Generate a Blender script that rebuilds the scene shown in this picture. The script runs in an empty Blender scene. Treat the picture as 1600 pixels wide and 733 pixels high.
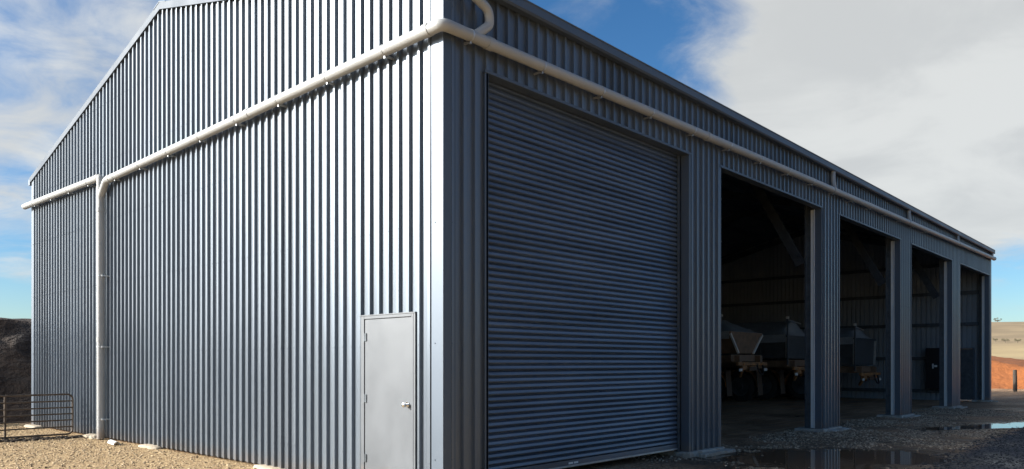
import bpy, bmesh, math, random
import numpy as np
from mathutils import Vector, Matrix, noise as mn
R_ = math.radians
random.seed(7); rng = np.random.default_rng(7)
S = bpy.context.scene
C = S.collection

# ------------------------------------------------------------------ camera
FPX, U0, V0, CH, YAW = 1186.3, 800.0, 567.2, 1.572, R_(42.44)
CAM = Vector((-5.918, -6.484, CH))
Fv = Vector((math.cos(YAW), math.sin(YAW), 0)); Rv = Vector((math.sin(YAW), -math.cos(YAW), 0))
cd = bpy.data.cameras.new('camera'); cam = bpy.data.objects.new('camera', cd); C.objects.link(cam)
cam.location = CAM; cam.rotation_euler = (R_(90), 0, YAW - R_(90))
cd.sensor_width = 36; cd.lens = FPX / 1600 * 36; cd.shift_y = (V0 - 366.5) / 1600
cd.clip_start = .1; cd.clip_end = 6000
S.camera = cam
S.view_settings.view_transform = 'Standard'; S.view_settings.look = 'None'
S.view_settings.gamma = 1; S.view_settings.exposure = 0.75
S.view_settings.use_curve_mapping = False

def pxdir(u, v):
    d = Fv + Rv * ((u - U0) / FPX) + Vector((0, 0, 1)) * ((V0 - v) / FPX)
    return d.normalized()

# ------------------------------------------------------------------ light
SAZ, SEL = R_(141), R_(21)      # compass angle from +X towards +Y of the sun
SD = Vector((math.cos(SAZ) * math.cos(SEL), math.sin(SAZ) * math.cos(SEL), math.sin(SEL)))
sl = bpy.data.lights.new('sun', 'SUN'); sl.energy = 5.0; sl.angle = R_(.55); sl.color = (1, .95, .87)
so = bpy.data.objects.new('sun', sl); C.objects.link(so)
so.rotation_euler = SD.to_track_quat('Z', 'Y').to_euler()

W = bpy.data.worlds.new('World'); S.world = W; W.use_nodes = True
nt = W.node_tree; nt.nodes.clear()
def N(t, **k):
    n = nt.nodes.new(t)
    for a, b in k.items():
        if a == 'inp':
            for i, v in b.items(): n.inputs[i].default_value = v
        else: setattr(n, a, b)
    return n
def L(a, b): nt.links.new(a, b)
def M(op, a, b=None, c=None, clamp=False):
    n = N('ShaderNodeMath', operation=op, use_clamp=clamp)
    for i, x in enumerate((a, b, c)):
        if x is None: continue
        if isinstance(x, (int, float)): n.inputs[i].default_value = x
        else: L(x, n.inputs[i])
    return n.outputs[0]
sky = N('ShaderNodeTexSky', sky_type='NISHITA', sun_disc=False, sun_elevation=SEL,
        sun_rotation=R_(90) - SAZ, altitude=300, air_density=1.0, dust_density=.6, ozone_density=2.5)
tc = N('ShaderNodeTexCoord'); DIR = tc.outputs['Generated']
def dotdir(d):
    n = N('ShaderNodeVectorMath', operation='DOT_PRODUCT'); L(DIR, n.inputs[0]); n.inputs[1].default_value = d
    return n.outputs['Value']
def blob(u, v, rad, soft=.5, d=None):          # 1 inside an angular radius (degrees)
    dv = d or pxdir(u, v)
    n = N('ShaderNodeMapRange', interpolation_type='SMOOTHSTEP')
    L(dotdir(dv), n.inputs['Value'])
    n.inputs['From Min'].default_value = math.cos(R_(rad * (1 + soft))); n.inputs['From Max'].default_value = math.cos(R_(rad * (1 - soft)))
    return n.outputs['Result']
# stretch clouds towards the horizon: divide the direction by its height
sep = N('ShaderNodeSeparateXYZ'); L(DIR, sep.inputs[0])
zz = M('ADD', M('MAXIMUM', sep.outputs['Z'], 0.0), .22)
cmb = N('ShaderNodeCombineXYZ'); L(M('DIVIDE', sep.outputs['X'], zz), cmb.inputs[0]); L(M('DIVIDE', sep.outputs['Y'], zz), cmb.inputs[1])
n1 = N('ShaderNodeTexNoise', inp={'Scale': 1.1, 'Detail': 10, 'Roughness': .56, 'Distortion': .35}); L(cmb.outputs[0], n1.inputs['Vector'])
n2 = N('ShaderNodeTexNoise', inp={'Scale': 4.2, 'Detail': 8, 'Roughness': .6, 'Distortion': .6}); L(cmb.outputs[0], n2.inputs['Vector'])
dens = M('ADD', M('MULTIPLY', n1.outputs['Fac'], 1.0), M('MULTIPLY', n2.outputs['Fac'], .60))
bias = M('MULTIPLY', blob(1450, 130, 17, .95), .45)
for (u, v, r, s, w) in ((90, 190, 8, .8, .25), (150, 60, 5, .8, .03), (30, 10, 5, .8, .06), (20, 365, 2.6, .6, .14), (1590, 420, 3, .6, -.06), (1180, 60, 6, .9, .10),
                        (935, 50, 7, .8, -.25), (40, 470, 6, .5, -.2), (1588, 455, 2.4, .7, -.55), (100, 60, 3, .7, -.1),
                        (1570, 500, 2.2, .7, .14), (1080, 30, 4.0, .9, -.12), (1500, 290, 7, .6, .1)):
    bias = M('ADD', bias, M('MULTIPLY', blob(u, v, r, s), w))
# unseen bank of bright cloud added near the sun to brighten the gable, clearer blue on the opposite side
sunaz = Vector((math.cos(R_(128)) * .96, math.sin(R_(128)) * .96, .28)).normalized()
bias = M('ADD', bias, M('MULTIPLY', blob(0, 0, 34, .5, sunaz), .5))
bias = M('ADD', bias, M('MULTIPLY', blob(0, 0, 60, .5, Vector((.45, -.85, .3)).normalized()), -.10))
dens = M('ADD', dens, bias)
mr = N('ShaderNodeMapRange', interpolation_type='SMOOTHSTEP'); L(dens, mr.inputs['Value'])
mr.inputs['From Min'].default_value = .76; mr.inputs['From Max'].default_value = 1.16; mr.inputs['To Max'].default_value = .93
# clouds: brighter towards the sun, greyer in their thick parts
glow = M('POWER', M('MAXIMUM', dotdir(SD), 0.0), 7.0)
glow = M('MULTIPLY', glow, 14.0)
n3 = N('ShaderNodeTexNoise', inp={'Scale': 2.0, 'Detail': 9, 'Roughness': .55, 'Distortion': .5}); mp3 = N('ShaderNodeMapping', inp={'Location': (4.3, 1.7, 0)}); L(cmb.outputs[0], mp3.inputs[0]); L(mp3.outputs[0], n3.inputs['Vector'])
thick = N('ShaderNodeMapRange', interpolation_type='SMOOTHSTEP'); L(n3.outputs['Fac'], thick.inputs['Value'])
thick.inputs['From Min'].default_value = .40; thick.inputs['From Max'].default_value = .62
thick.inputs['To Min'].default_value = 1.0; thick.inputs['To Max'].default_value = .87
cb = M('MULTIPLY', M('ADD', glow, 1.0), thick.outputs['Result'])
cc = N('ShaderNodeMix', data_type='RGBA')
L(thick.outputs['Result'], cc.inputs['Factor']); cc.inputs['A'].default_value = (5.0, 5.4, 6.0, 1); cc.inputs['B'].default_value = (7.0, 7.1, 6.9, 1)
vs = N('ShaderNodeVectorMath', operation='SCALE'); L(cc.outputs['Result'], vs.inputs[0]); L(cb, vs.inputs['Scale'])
satn = N('ShaderNodeHueSaturation', inp={'Saturation': 1.15, 'Value': 1.0}); 
tint = N('ShaderNodeMix', data_type='RGBA', blend_type='MULTIPLY'); tint.inputs['Factor'].default_value = 1
L(sky.outputs[0], tint.inputs['A']); tint.inputs['B'].default_value = (1.05, 1.22, 1.38, 1); L(tint.outputs['Result'], satn.inputs['Color'])
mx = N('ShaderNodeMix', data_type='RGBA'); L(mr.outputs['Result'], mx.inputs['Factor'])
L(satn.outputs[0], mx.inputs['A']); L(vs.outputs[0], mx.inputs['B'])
bg = N('ShaderNodeBackground', inp={'Strength': .066}); # unseen dark grey-blue patch added behind the camera to cut fill on the front
st0 = M('MULTIPLY', blob(0, 0, 50, .25, Vector((.30, -.86, .38)).normalized()), .66)
stc = N('ShaderNodeMix', data_type='RGBA'); L(n3.outputs['Fac'], stc.inputs['Factor']); stc.inputs['A'].default_value = (.5, .85, 1.6, 1); stc.inputs['B'].default_value = (1.6, 2.2, 3.3, 1)
mx2 = N('ShaderNodeMix', data_type='RGBA'); L(st0, mx2.inputs['Factor']); L(mx.outputs['Result'], mx2.inputs['A']); L(stc.outputs['Result'], mx2.inputs['B'])
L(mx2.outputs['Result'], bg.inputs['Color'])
wo = N('ShaderNodeOutputWorld'); L(bg.outputs[0], wo.inputs[0])

# ------------------------------------------------------------------ materials
def mat(name, col, rough=.6, metal=0., var=.0, vscale=3., bump=0., bscale=60., spec=.5, coat=0., detail=4, bdist=.01, stretch=None, col2=None, island=False):
    global nt
    m = bpy.data.materials.new(name); m.use_nodes = True; nt = m.node_tree
    p = nt.nodes['Principled BSDF']
    p.inputs['Roughness'].default_value = rough; p.inputs['Metallic'].default_value = metal
    p.inputs['Specular IOR Level'].default_value = spec; p.inputs['Coat Weight'].default_value = coat
    t = N('ShaderNodeTexCoord'); mp = N('ShaderNodeMapping'); L(t.outputs['Object'], mp.inputs[0])
    if stretch: mp.inputs['Scale'].default_value = stretch
    nz = N('ShaderNodeTexNoise', inp={'Scale': vscale, 'Detail': detail, 'Roughness': .6}); L(mp.outputs[0], nz.inputs['Vector'])
    mxx = N('ShaderNodeMix', data_type='RGBA')
    c2 = col2 or [c * (1 - var) for c in col]; c1 = col if col2 else [min(1, c * (1 + var)) for c in col]
    mxx.inputs['A'].default_value = (*c2, 1); mxx.inputs['B'].default_value = (*c1, 1)
    if island:
        g = N('ShaderNodeNewGeometry'); L(g.outputs['Random Per Island'], mxx.inputs['Factor'])
    else:
        r = N('ShaderNodeMapRange', inp={'From Min': .3, 'From Max': .7}); L(nz.outputs['Fac'], r.inputs['Value']); L(r.outputs['Result'], mxx.inputs['Factor'])
    L(mxx.outputs['Result'], p.inputs['Base Color'])
    rr = N('ShaderNodeMapRange', inp={'From Min': .3, 'From Max': .7, 'To Min': max(.02, rough * .85), 'To Max': min(1, rough * 1.15)})
    L(nz.outputs['Fac'], rr.inputs['Value']); L(rr.outputs['Result'], p.inputs['Roughness'])
    if bump:
        nb = N('ShaderNodeTexNoise', inp={'Scale': bscale, 'Detail': 5, 'Roughness': .6}); L(mp.outputs[0], nb.inputs['Vector'])
        b = N('ShaderNodeBump', inp={'Strength': bump, 'Distance': bdist}); L(nb.outputs['Fac'], b.inputs['Height']); L(b.outputs[0], p.inputs['Normal'])
    return m

MT = {}
MT['clad'] = mat('slate_blue_steel', (.142, .168, .200), .33, .46, .06, .8, .10, .8, bdist=.008, stretch=(1, 1, .25), coat=.0)
MT['clad_front'] = MT['clad']
MT['flash'] = mat('slate_flashing', (.098, .122, .155), .48, .36, .08, .8, .3, 1.8, bdist=.01, stretch=(1, 1, .3))
MT['barge'] = mat('slate_barge_paint', (.07, .088, .115), .6, .1, .06, 1, spec=.25)
MT['liner'] = mat('grey_sheet_backing', (.25, .28, .31), .6, .1, .1, 1)
MT['shutter'] = mat('shutter_steel', (.120, .155, .21), .34, .45, .18, 1.4, .2, 3, bdist=.006, stretch=(.4, 1, 3))
MT['doorp'] = mat('grey_door_paint', (.105, .116, .130), .45, .1, .06, 2, .15, 5)
MT['pvc'] = mat('white_pvc', (.37, .375, .37), .42, 0, .06, 1.2)
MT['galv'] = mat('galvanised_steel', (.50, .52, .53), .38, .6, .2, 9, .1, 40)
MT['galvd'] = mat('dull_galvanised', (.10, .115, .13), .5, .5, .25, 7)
MT['white'] = mat('white_trim', (.72, .73, .72), .45, 0, .05, 3)
MT['steel'] = mat('dark_steel', (.045, .052, .06), .5, .5, .3, 8)
MT['chrome'] = mat('chrome', (.8, .8, .8), .12, 1)
MT['conc'] = mat('concrete', (.36, .35, .32), .85, 0, .25, 6, .5, 30)
MT['stone'] = mat('pale_concrete', (.40, .33, .24), .8, 0, .18, 5, .5, 20)
MT['gate'] = mat('rusty_gate_pipe', (.10, .075, .055), .55, .4, .4, 12)
MT['wood'] = mat('weathered_timber', (.05, .04, .032), .9, 0, .4, 6, .6, 30, stretch=(4, 4, .6))
MT['tarp'] = mat('grey_tarpaulin', (.27, .30, .33), .5, 0, .2, 3, .5, 6, bdist=.03)
MT['hop'] = mat('dark_hopper_steel', (.08, .09, .10), .45, .3, .3, 3)
MT['brownbody'] = mat('brown_hopper_paint', (.22, .145, .095), .55, .1, .35, 3)
MT['rust'] = mat('orange_rusted_paint', (.34, .17, .07), .6, .1, .5, 6)
MT['tyre'] = mat('tyre_rubber', (.022, .022, .022), .8, 0, .3, 12, .5, 40)
MT['flap'] = mat('dusty_mudflap', (.10, .07, .05), .8, 0, .2, 4)
MT['lamp'] = mat('pale_lamp_lens', (.75, .75, .72), .3)
MT['amber'] = mat('amber_reflector', (.55, .22, .04), .4)
MT['blackcab'] = mat('black_cabinet_paint', (.015, .015, .017), .4)
MT['mud'] = mat('dark_clod', (.045, .034, .025), .9, 0, .4, 12, .8, 25)
MT['bankm'] = mat('dark_earth_bank', (.060, .033, .018), .95, 0, .0, 1.6, 1.0, 3.5, bdist=.25, col2=(.020, .012, .007), detail=9)
MT['orange'] = mat('orange_clay', (.30, .095, .022), .95, 0, .0, .9, .9, 2.2, bdist=.12, col2=(.20, .065, .017), detail=8)
MT['straw'] = mat('dry_leaf', (.13, .115, .07), .9, 0, .3, 2)
MT['bark'] = mat('grey_bark', (.10, .085, .07), .9, 0, .3, 2)
MT['rock'] = mat('river_gravel', (.64, .49, .31), .8, 0, 0, 3, .3, 60, col2=(.13, .085, .048), island=True)
MT['rockd'] = mat('wet_gravel', (.56, .44, .32), .6, 0, 0, 3, .3, 60, col2=(.06, .04, .026), island=True)
MT['rocka'] = mat('dark_bluestone', (.055, .06, .07), .6, 0, 0, 3, .3, 60, col2=(.015, .016, .02), island=True)

def weather(key, sheets=True, dirt=.5, top=.35, axis='XY'):
    # per-sheet batch tone and mud splash near the ground, both part of the surface itself
    global nt
    m = MT[key]; nt = m.node_tree; p = nt.nodes['Principled BSDF']; src = p.inputs['Base Color'].links[0].from_socket
    t = N('ShaderNodeTexCoord'); sp = N('ShaderNodeSeparateXYZ'); L(t.outputs['Object'], sp.inputs[0])
    if sheets:
        q = M('FLOOR', M('DIVIDE', M('ADD', sp.outputs['X'] if axis != 'Z' else sp.outputs['Z'], sp.outputs['Y'] if axis != 'Z' else 0.0), .766 if axis != 'Z' else .0795))
        wn = N('ShaderNodeTexWhiteNoise', noise_dimensions='1D'); L(q, wn.inputs['W'])
        sc = N('ShaderNodeVectorMath', operation='SCALE'); L(src, sc.inputs[0]); L(M('ADD', M('MULTIPLY', wn.outputs['Value'], .22), .89), sc.inputs['Scale']); src = sc.outputs[0]
    nz = N('ShaderNodeTexNoise', inp={'Scale': 5, 'Detail': 7, 'Roughness': .7}); L(t.outputs['Object'], nz.inputs['Vector'])
    f = N('ShaderNodeMapRange', interpolation_type='SMOOTHSTEP', inp={'From Min': top, 'From Max': 0.0, 'To Min': 0, 'To Max': 1}); L(M('ADD', sp.outputs['Z'], M('MULTIPLY', M('SUBTRACT', nz.outputs['Fac'], .5), .5)), f.inputs['Value'])
    mm = N('ShaderNodeMix', data_type='RGBA'); L(M('MULTIPLY', f.outputs['Result'], dirt), mm.inputs['Factor']); L(src, mm.inputs['A']); mm.inputs['B'].default_value = (.24, .165, .10, 1)
    L(mm.outputs['Result'], p.inputs['Base Color'])
weather('clad', True, .3, .3); weather('flash', False); weather('shutter', True, .35, .35, 'Z'); weather('doorp', False, .4, .3); weather('pvc', False, .6, .4); weather('conc', False, .55, .06)
for k in ('rock', 'rockd', 'rocka', 'mud'): MT[k].node_tree.nodes['Principled BSDF'].inputs['Specular IOR Level'].default_value = .2

# ------------------------------------------------------------------ mesh helpers
def mesh_obj(name, vs, fs, m, parent=None, smooth=False):
    me = bpy.data.meshes.new(name)
    me.from_pydata([tuple(v) for v in vs], [], fs); me.validate(); me.update()
    if m: me.materials.append(m)
    if smooth: me.polygons.foreach_set('use_smooth', [True] * len(me.polygons))
    o = bpy.data.objects.new(name, me); C.objects.link(o)
    if parent: o.parent = parent
    return o
class MB:
    def __init__(s): s.v = []; s.f = []
    def add(s, vs, fs):
        b = len(s.v); s.v += [tuple(v) for v in vs]; s.f += [tuple(i + b for i in f) for f in fs]
    def box(s, x0, x1, y0, y1, z0, z1, bev=0.):
        bm = bmesh.new(); bmesh.ops.create_cube(bm, size=1)
        for v in bm.verts:
            v.co = Vector(((x0 + x1) / 2 + v.co.x * (x1 - x0), (y0 + y1) / 2 + v.co.y * (y1 - y0), (z0 + z1) / 2 + v.co.z * (z1 - z0)))
        if bev: bmesh.ops.bevel(bm, geom=list(bm.edges), offset=bev, segments=2, affect='EDGES')
        bm.verts.index_update()
        s.add([v.co[:] for v in bm.verts], [[v.index for v in f.verts] for f in bm.faces]); bm.free()
    def prism(s, pts, a, b):                 # polygon pts (3D) extruded by vector from a to b offsets
        n = len(pts); a = Vector(a); b = Vector(b)
        vs = [Vector(p) + a for p in pts] + [Vector(p) + b for p in pts]
        fs = [list(range(n))[::-1], list(range(n, 2 * n))] + [[i, (i + 1) % n, n + (i + 1) % n, n + i] for i in range(n)]
        s.add(vs, fs)
    def bar(s, p, q, w, h):                  # rectangular bar between two points
        p = Vector(p); q = Vector(q); d = (q - p).normalized()
        up = Vector((0, 0, 1)) if abs(d.z) < .95 else Vector((1, 0, 0))
        a = d.cross(up).normalized() * w / 2; b = a.normalized().cross(d).normalized() * h / 2
        s.prism([a + b, -a + b, -a - b, a - b], p, q)
    def tube(s, path, r, n=16, cap=True, radii=None):
        path = [Vector(p) for p in path]; m = len(path); rings = []
        prev = None
        for i, p in enumerate(path):
            d = (path[min(i + 1, m - 1)] - path[max(i - 1, 0)]).normalized()
            if prev is None:
                a = d.cross(Vector((0, 0, 1)))
                if a.length < .1: a = d.cross(Vector((1, 0, 0)))
                a.normalize()
            else:
                a = (prev - d * prev.dot(d)).normalized()
            prev = a; b = d.cross(a); rr = radii[i] if radii else r
            rings.append([p + (a * math.cos(2 * math.pi * k / n) + b * math.sin(2 * math.pi * k / n)) * rr for k in range(n)])
        vs = [v for rg in rings for v in rg]; fs = []
        for i in range(m - 1):
            for k in range(n):
                fs.append([i * n + k, i * n + (k + 1) % n, (i + 1) * n + (k + 1) % n, (i + 1) * n + k])
        if cap: fs += [list(range(n))[::-1], [(m - 1) * n + k for k in range(n)]]
        s.add(vs, fs)
    def build(s, name, m, parent=None, smooth=False):
        o = mesh_obj(name, s.v, s.f, m, parent, False)
        if smooth:
            o.data.polygons.foreach_set('use_smooth', [True] * len(o.data.polygons))
            o.data.set_sharp_from_angle(angle=R_(38))
        return o
def fillet(path, r, seg=6):
    P = [Vector(p) for p in path]; out = [P[0]]
    for i in range(1, len(P) - 1):
        a = (P[i - 1] - P[i]); b = (P[i + 1] - P[i]); k = min(r, a.length * .45, b.length * .45)
        p0 = P[i] + a.normalized() * k; p1 = P[i] + b.normalized() * k
        for j in range(seg + 1):
            t = j / seg; out.append(p0 * (1 - t) ** 2 + P[i] * 2 * t * (1 - t) + p1 * t * t)
    out.append(P[-1]); return out
def empty(name, label, cat, loc=(0, 0, 0), rz=0, group=None):
    o = bpy.data.objects.new(name, None); C.objects.link(o); o.location = loc; o.rotation_euler = (0, 0, rz)
    o.empty_display_size = .2
    o['label'] = label; o['category'] = cat
    if group: o['group'] = group
    return o
def tag(o, label=None, cat=None, group=None, kind=None):
    if label: o['label'] = label
    if cat: o['category'] = cat
    if group: o['group'] = group
    if kind: o['kind'] = kind
    return o

# ------------------------------------------------------------------ dimensions
B, LEN, WID, HD, EV, RID = 6.0, 30.0, 15.1, 5.095, 6.10, 8.02
XL, WR = .70, .437
def rz(y): return EV + (RID - EV) * (1 - abs(y - WID / 2) / (WID / 2))
PIT = .1915; RD = .040

# ------------------------------------------------------------------ ground
PUD = [(7.25, -2.15, 1.75, 1.15, R_(-40), 1.25), (5.3, -2.6, 1.0, .4, R_(-30), .5), (16.3, -2.6, 2.3, .62, R_(-26), 1), (19.8, -3.6, 1.9, .7, R_(-20), 1)]
def fbm(x, y, s, o=3):
    return mn.fractal(Vector((x * s, y * s, 3.7)), .8, 2.0, o)
def gz(x, y):
    z = 0.010 * fbm(x, y, .55) + .006 * fbm(x + 9, y, 2.3)
    if -25 < x < 60 and -30 < y < 30:
        z += .004 * fbm(x, y + 5, 7)
    for (cx, cy, ra, rb, an, dp) in PUD:
        dx, dy = x - cx, y - cy
        a = (dx * math.cos(an) + dy * math.sin(an)) / ra; b = (-dx * math.sin(an) + dy * math.cos(an)) / rb
        q = a * a + b * b
        if q < 4: z -= .040 * dp * math.exp(-q * 1.1)
    return z
def graded(lo, hi, d0, d1, step, far):
    a = list(np.arange(d0, d1, step)); x = d1; s = step
    while x < hi: a.append(x); s *= 1.16; x += s
    a.append(hi); x = d0 - step; s = step; l = []
    while x > lo: l.append(x); s *= 1.16; x -= s
    l.append(lo); return np.array(l[::-1] + a)
gx = graded(-1500, 1500, -5, 21, .075, 0); gy = graded(-1500, 1500, -5.6, 13, .075, 0)
vs = [(x, y, gz(x, y)) for y in gy for x in gx]
nx = len(gx); fs = [(j * nx + i, j * nx + i + 1, (j + 1) * nx + i + 1, (j + 1) * nx + i) for j in range(len(gy) - 1) for i in range(nx - 1)]
m = bpy.data.materials.new('yard_ground'); m.use_nodes = True; nt = m.node_tree; p = nt.nodes['Principled BSDF']
t = N('ShaderNodeTexCoord'); P = t.outputs['Object']
sp = N('ShaderNodeSeparateXYZ'); L(P, sp.inputs[0]); X, Y = sp.outputs['X'], sp.outputs['Y']
def noise(scale, detail=4, rough=.6, vec=None):
    n = N('ShaderNodeTexNoise', inp={'Scale': scale, 'Detail': detail, 'Roughness': rough}); L(vec or P, n.inputs['Vector']); return n.outputs['Fac']
def mix(f, a, b):
    n = N('ShaderNodeMix', data_type='RGBA')
    if isinstance(f, float): n.inputs['Factor'].default_value = f
    else: L(f, n.inputs['Factor'])
    for k, x in (('A', a), ('B', b)):
        if isinstance(x, tuple): n.inputs[k].default_value = (*x, 1)
        else: L(x, n.inputs[k])
    return n.outputs['Result']
def ramp(v, a, b, lo=0., hi=1.):
    n = N('ShaderNodeMapRange', interpolation_type='SMOOTHSTEP', inp={'From Min': a, 'From Max': b, 'To Min': lo, 'To Max': hi}); L(v, n.inputs['Value']); return n.outputs['Result']
def vor(scale):
    n = N('ShaderNodeTexVoronoi', inp={'Scale': scale}); L(P, n.inputs['Vector']); return n
v1 = vor(34); v2 = vor(13)
big = noise(.6, 5); mid = noise(3.5, 5)
gr = mix(v1.outputs['Color'], (.24, .175, .105), (.52, .41, .27))
bw = N('ShaderNodeRGBToBW'); L(v1.outputs['Color'], bw.inputs[0]); cellv = bw.outputs[0]
sand = mix(ramp(cellv, .15, .85), (.22, .145, .075), (.50, .36, .20))
sand = mix(ramp(mid, .45, .75, 0., .45), sand, (.27, .17, .09))
brown = mix(ramp(cellv, .2, .9), (.19, .115, .068), (.50, .33, .205))
brown = mix(ramp(big, .42, .7, 0., .6), brown, (.09, .064, .044))
spk = ramp(cellv, .84, .9); brown = mix(M('MULTIPLY', spk, ramp(mid, .48, .6)), brown, (.42, .38, .32))
# yard in front of the doors (and floor inside) is dark damp earth, the ground by the gable wall dry gravel
wob = M('MULTIPLY', M('SUBTRACT', big, .5), 1.6)
front = ramp(M('ADD', M('SUBTRACT', X, M('MULTIPLY', Y, -.35)), wob), 1.2, 3.2)
inside = M('MULTIPLY', ramp(X, .0, .05), 1.0)
fm = M('MULTIPLY', inside, front)
col = mix(fm, sand, brown)
# far mixed earth, floor of the shed compacted with wheel streaks
st = N('ShaderNodeMapping', inp={'Scale': (.5, 9, 1), 'Rotation': (0, 0, R_(-47))}); L(P, st.inputs[0])
streak = ramp(noise(1.0, 5, .6, st.outputs[0]), .4, .7)
ins = M('MULTIPLY', ramp(Y, .2, 1.2), ramp(X, .0, .1))
col = mix(M('MULTIPLY', ins, .8), col, mix(streak, (.30, .19, .11), (.50, .33, .21)))
# dark bluestone strip
asl = M('ADD', M('ADD', Y, M('MULTIPLY', X, -.028)), M('MULTIPLY', M('SUBTRACT', noise(1.4, 5), .5), 1.1))
asm = ramp(asl, -3.45, -3.75)
asm = M('MULTIPLY', asm, ramp(X, 5.5, 7.5))
blu = mix(ramp(cellv, .1, .9), (.022, .025, .031), (.085, .095, .115))
col = mix(asm, col, blu)
# damp round puddles
z_ = sp.outputs['Z']; wet = M('MULTIPLY', ramp(z_, .006, -.016), ramp(X, 3., 5.)); col = mix(M('MULTIPLY', wet, .75), col, (.022, .016, .012))
# damp dark stain along gable foot by the gate
stain = M('MULTIPLY', ramp(M('ABSOLUTE', M('ADD', M('SUBTRACT', Y, 11.0), M('MULTIPLY', X, .35))), .55, .15), M('MULTIPLY', ramp(X, .4, .0), ramp(X, -3.2, -2.2)))
stain = M('MULTIPLY', stain, ramp(noise(5, 5), .35, .55)); col = mix(M('MULTIPLY', stain, .85), col, (.05, .035, .024))
L(col, p.inputs['Base Color'])
rg = M('SUBTRACT', .92, M('MULTIPLY', wet, .55)); rg = M('SUBTRACT', rg, M('MULTIPLY', fm, .12)); L(rg, p.inputs['Roughness'])
p.inputs['Specular IOR Level'].default_value = .12
hgt = M('ADD', M('MULTIPLY', M('SUBTRACT', 1.0, v1.outputs['Distance']), .6), M('ADD', M('MULTIPLY', M('SUBTRACT', 1.0, v2.outputs['Distance']), .35), M('MULTIPLY', noise(90, 3), .3)))
b = N('ShaderNodeBump', inp={'Strength': .85, 'Distance': .022}); L(hgt, b.inputs['Height']); L(b.outputs[0], p.inputs['Normal'])
ground = mesh_obj('ground', vs, fs, m, None, True); tag(ground, kind='structure')

# water sheets: the ground rises through them and gives each puddle its shore
m = bpy.data.materials.new('puddle_water'); m.use_nodes = True; nt = m.node_tree; p = nt.nodes['Principled BSDF']
p.inputs['Base Color'].default_value = (.13, .080, .048, 1); p.inputs['Roughness'].default_value = .03; p.inputs['IOR'].default_value = 1.33
t = N('ShaderNodeTexCoord'); P = t.outputs['Object']
b = N('ShaderNodeBump', inp={'Strength': .05, 'Distance': .01}); L(noise(6, 2), b.inputs['Height']); L(b.outputs[0], p.inputs['Normal'])
MT['water'] = m
for (cx, cy, ra, rb, an, dp) in ((7.2, -2.1, 3.6, 2.4, R_(-30), 1), (17.6, -3.0, 5.2, 1.4, R_(-24), 1)):
    n = 64; vs = [(cx + math.cos(a) * ra * math.cos(an) - math.sin(a) * rb * math.sin(an), cy + math.cos(a) * ra * math.sin(an) + math.sin(a) * rb * math.cos(an), -.018) for a in [2 * math.pi * i / n for i in range(n)]]
    o = mesh_obj('puddle', vs, [list(range(n))], MT['water']); tag(o, kind='structure')

# ------------------------------------------------------------------ loose gravel
def rocks(name, pts, sizes, m, flat=.6):
    bm = bmesh.new(); bmesh.ops.create_icosphere(bm, subdivisions=1, radius=1)
    bv = np.array([v.co[:] for v in bm.verts]); bf = np.array([[v.index for v in f.verts] for f in bm.faces]); bm.free()
    n = len(pts); V = np.empty((n, 12, 3))
    sh = 1 + rng.uniform(-.35, .35, (n, 12, 1)); V[:] = bv[None] * sh
    V *= rng.uniform(.6, 1.2, (n, 1, 3)); V[:, :, 2] *= flat
    a = rng.uniform(0, 6.28, n); c, s_ = np.cos(a)[:, None], np.sin(a)[:, None]
    x = V[:, :, 0] * c - V[:, :, 1] * s_; y = V[:, :, 0] * s_ + V[:, :, 1] * c
    V[:, :, 0] = x; V[:, :, 1] = y; V *= sizes[:, None, None]; V += np.array(pts)[:, None, :]
    Fc = (bf[None] + (np.arange(n) * 12)[:, None, None]).reshape(-1, 3)
    me = bpy.data.meshes.new(name); me.vertices.add(n * 12); me.vertices.foreach_set('co', V.reshape(-1))
    me.loops.add(len(Fc) * 3); me.loops.foreach_set('vertex_index', Fc.reshape(-1))
    me.polygons.add(len(Fc)); me.polygons.foreach_set('loop_start', np.arange(0, len(Fc) * 3, 3)); me.update(calc_edges=True)
    me.materials.append(m); o = bpy.data.objects.new(name, me); C.objects.link(o); return o
def scatter(n, fn, smin, smax, pw=2.2):
    pts = []; sz = []
    while len(pts) < n:
        x, y = fn()
        if x is None: continue
        s = smin + (smax - smin) * random.random() ** pw
        pts.append((x, y, gz(x, y) + s * .12)); sz.append(s)
    return pts, np.array(sz)
def f_left():
    x = -random.random() ** .9 * 7.0; y = random.uniform(2.0, 16)
    return (x, y) if x < -.05 else (None, None)
a, s = scatter(34000, f_left, .006, .024, 2.6); tag(rocks('gravel', a, s, MT['rock']), kind='stuff')
def inwater(x, y): return gz(x, y) < -.012
def f_right():
    x = random.uniform(4.5, 24); y = -5.5 + 6.2 * random.random()
    y0 = -.25 + .35 * fbm(x, y, .8)
    if y > 1.5 or inwater(x, y) and random.random() < .97: return None, None
    if mn.noise(Vector((x * .8, y * .8, 1))) < -.05 + random.uniform(-.3, .3): return None, None
    if y < -3.5 + .028 * x: return None, None
    return x, y
a, s = scatter(24000, f_right, .006, .029, 3.0); tag(rocks('gravel', a, s, MT['rockd']), kind='stuff')
def f_blue():
    x = random.uniform(6, 22); y = random.uniform(-6.5, -3.0)
    if y > -3.35 + .028 * x + .35 * fbm(x, y, 1.3): return None, None
    return x, y
a, s = scatter(14000, f_blue, .008, .026, 2.0); tag(rocks('gravel', a, s, MT['rocka']), kind='stuff')
def f_mud():
    x = -random.uniform(0.0, 2.6); y = 11.05 - .45 * x * .4 + random.gauss(0, .16)
    return x - .03, y
a, s = scatter(700, f_mud, .012, .06, 2.0)
tag(rocks('soil_clods', a, s, MT['mud']), kind='stuff')

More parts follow.
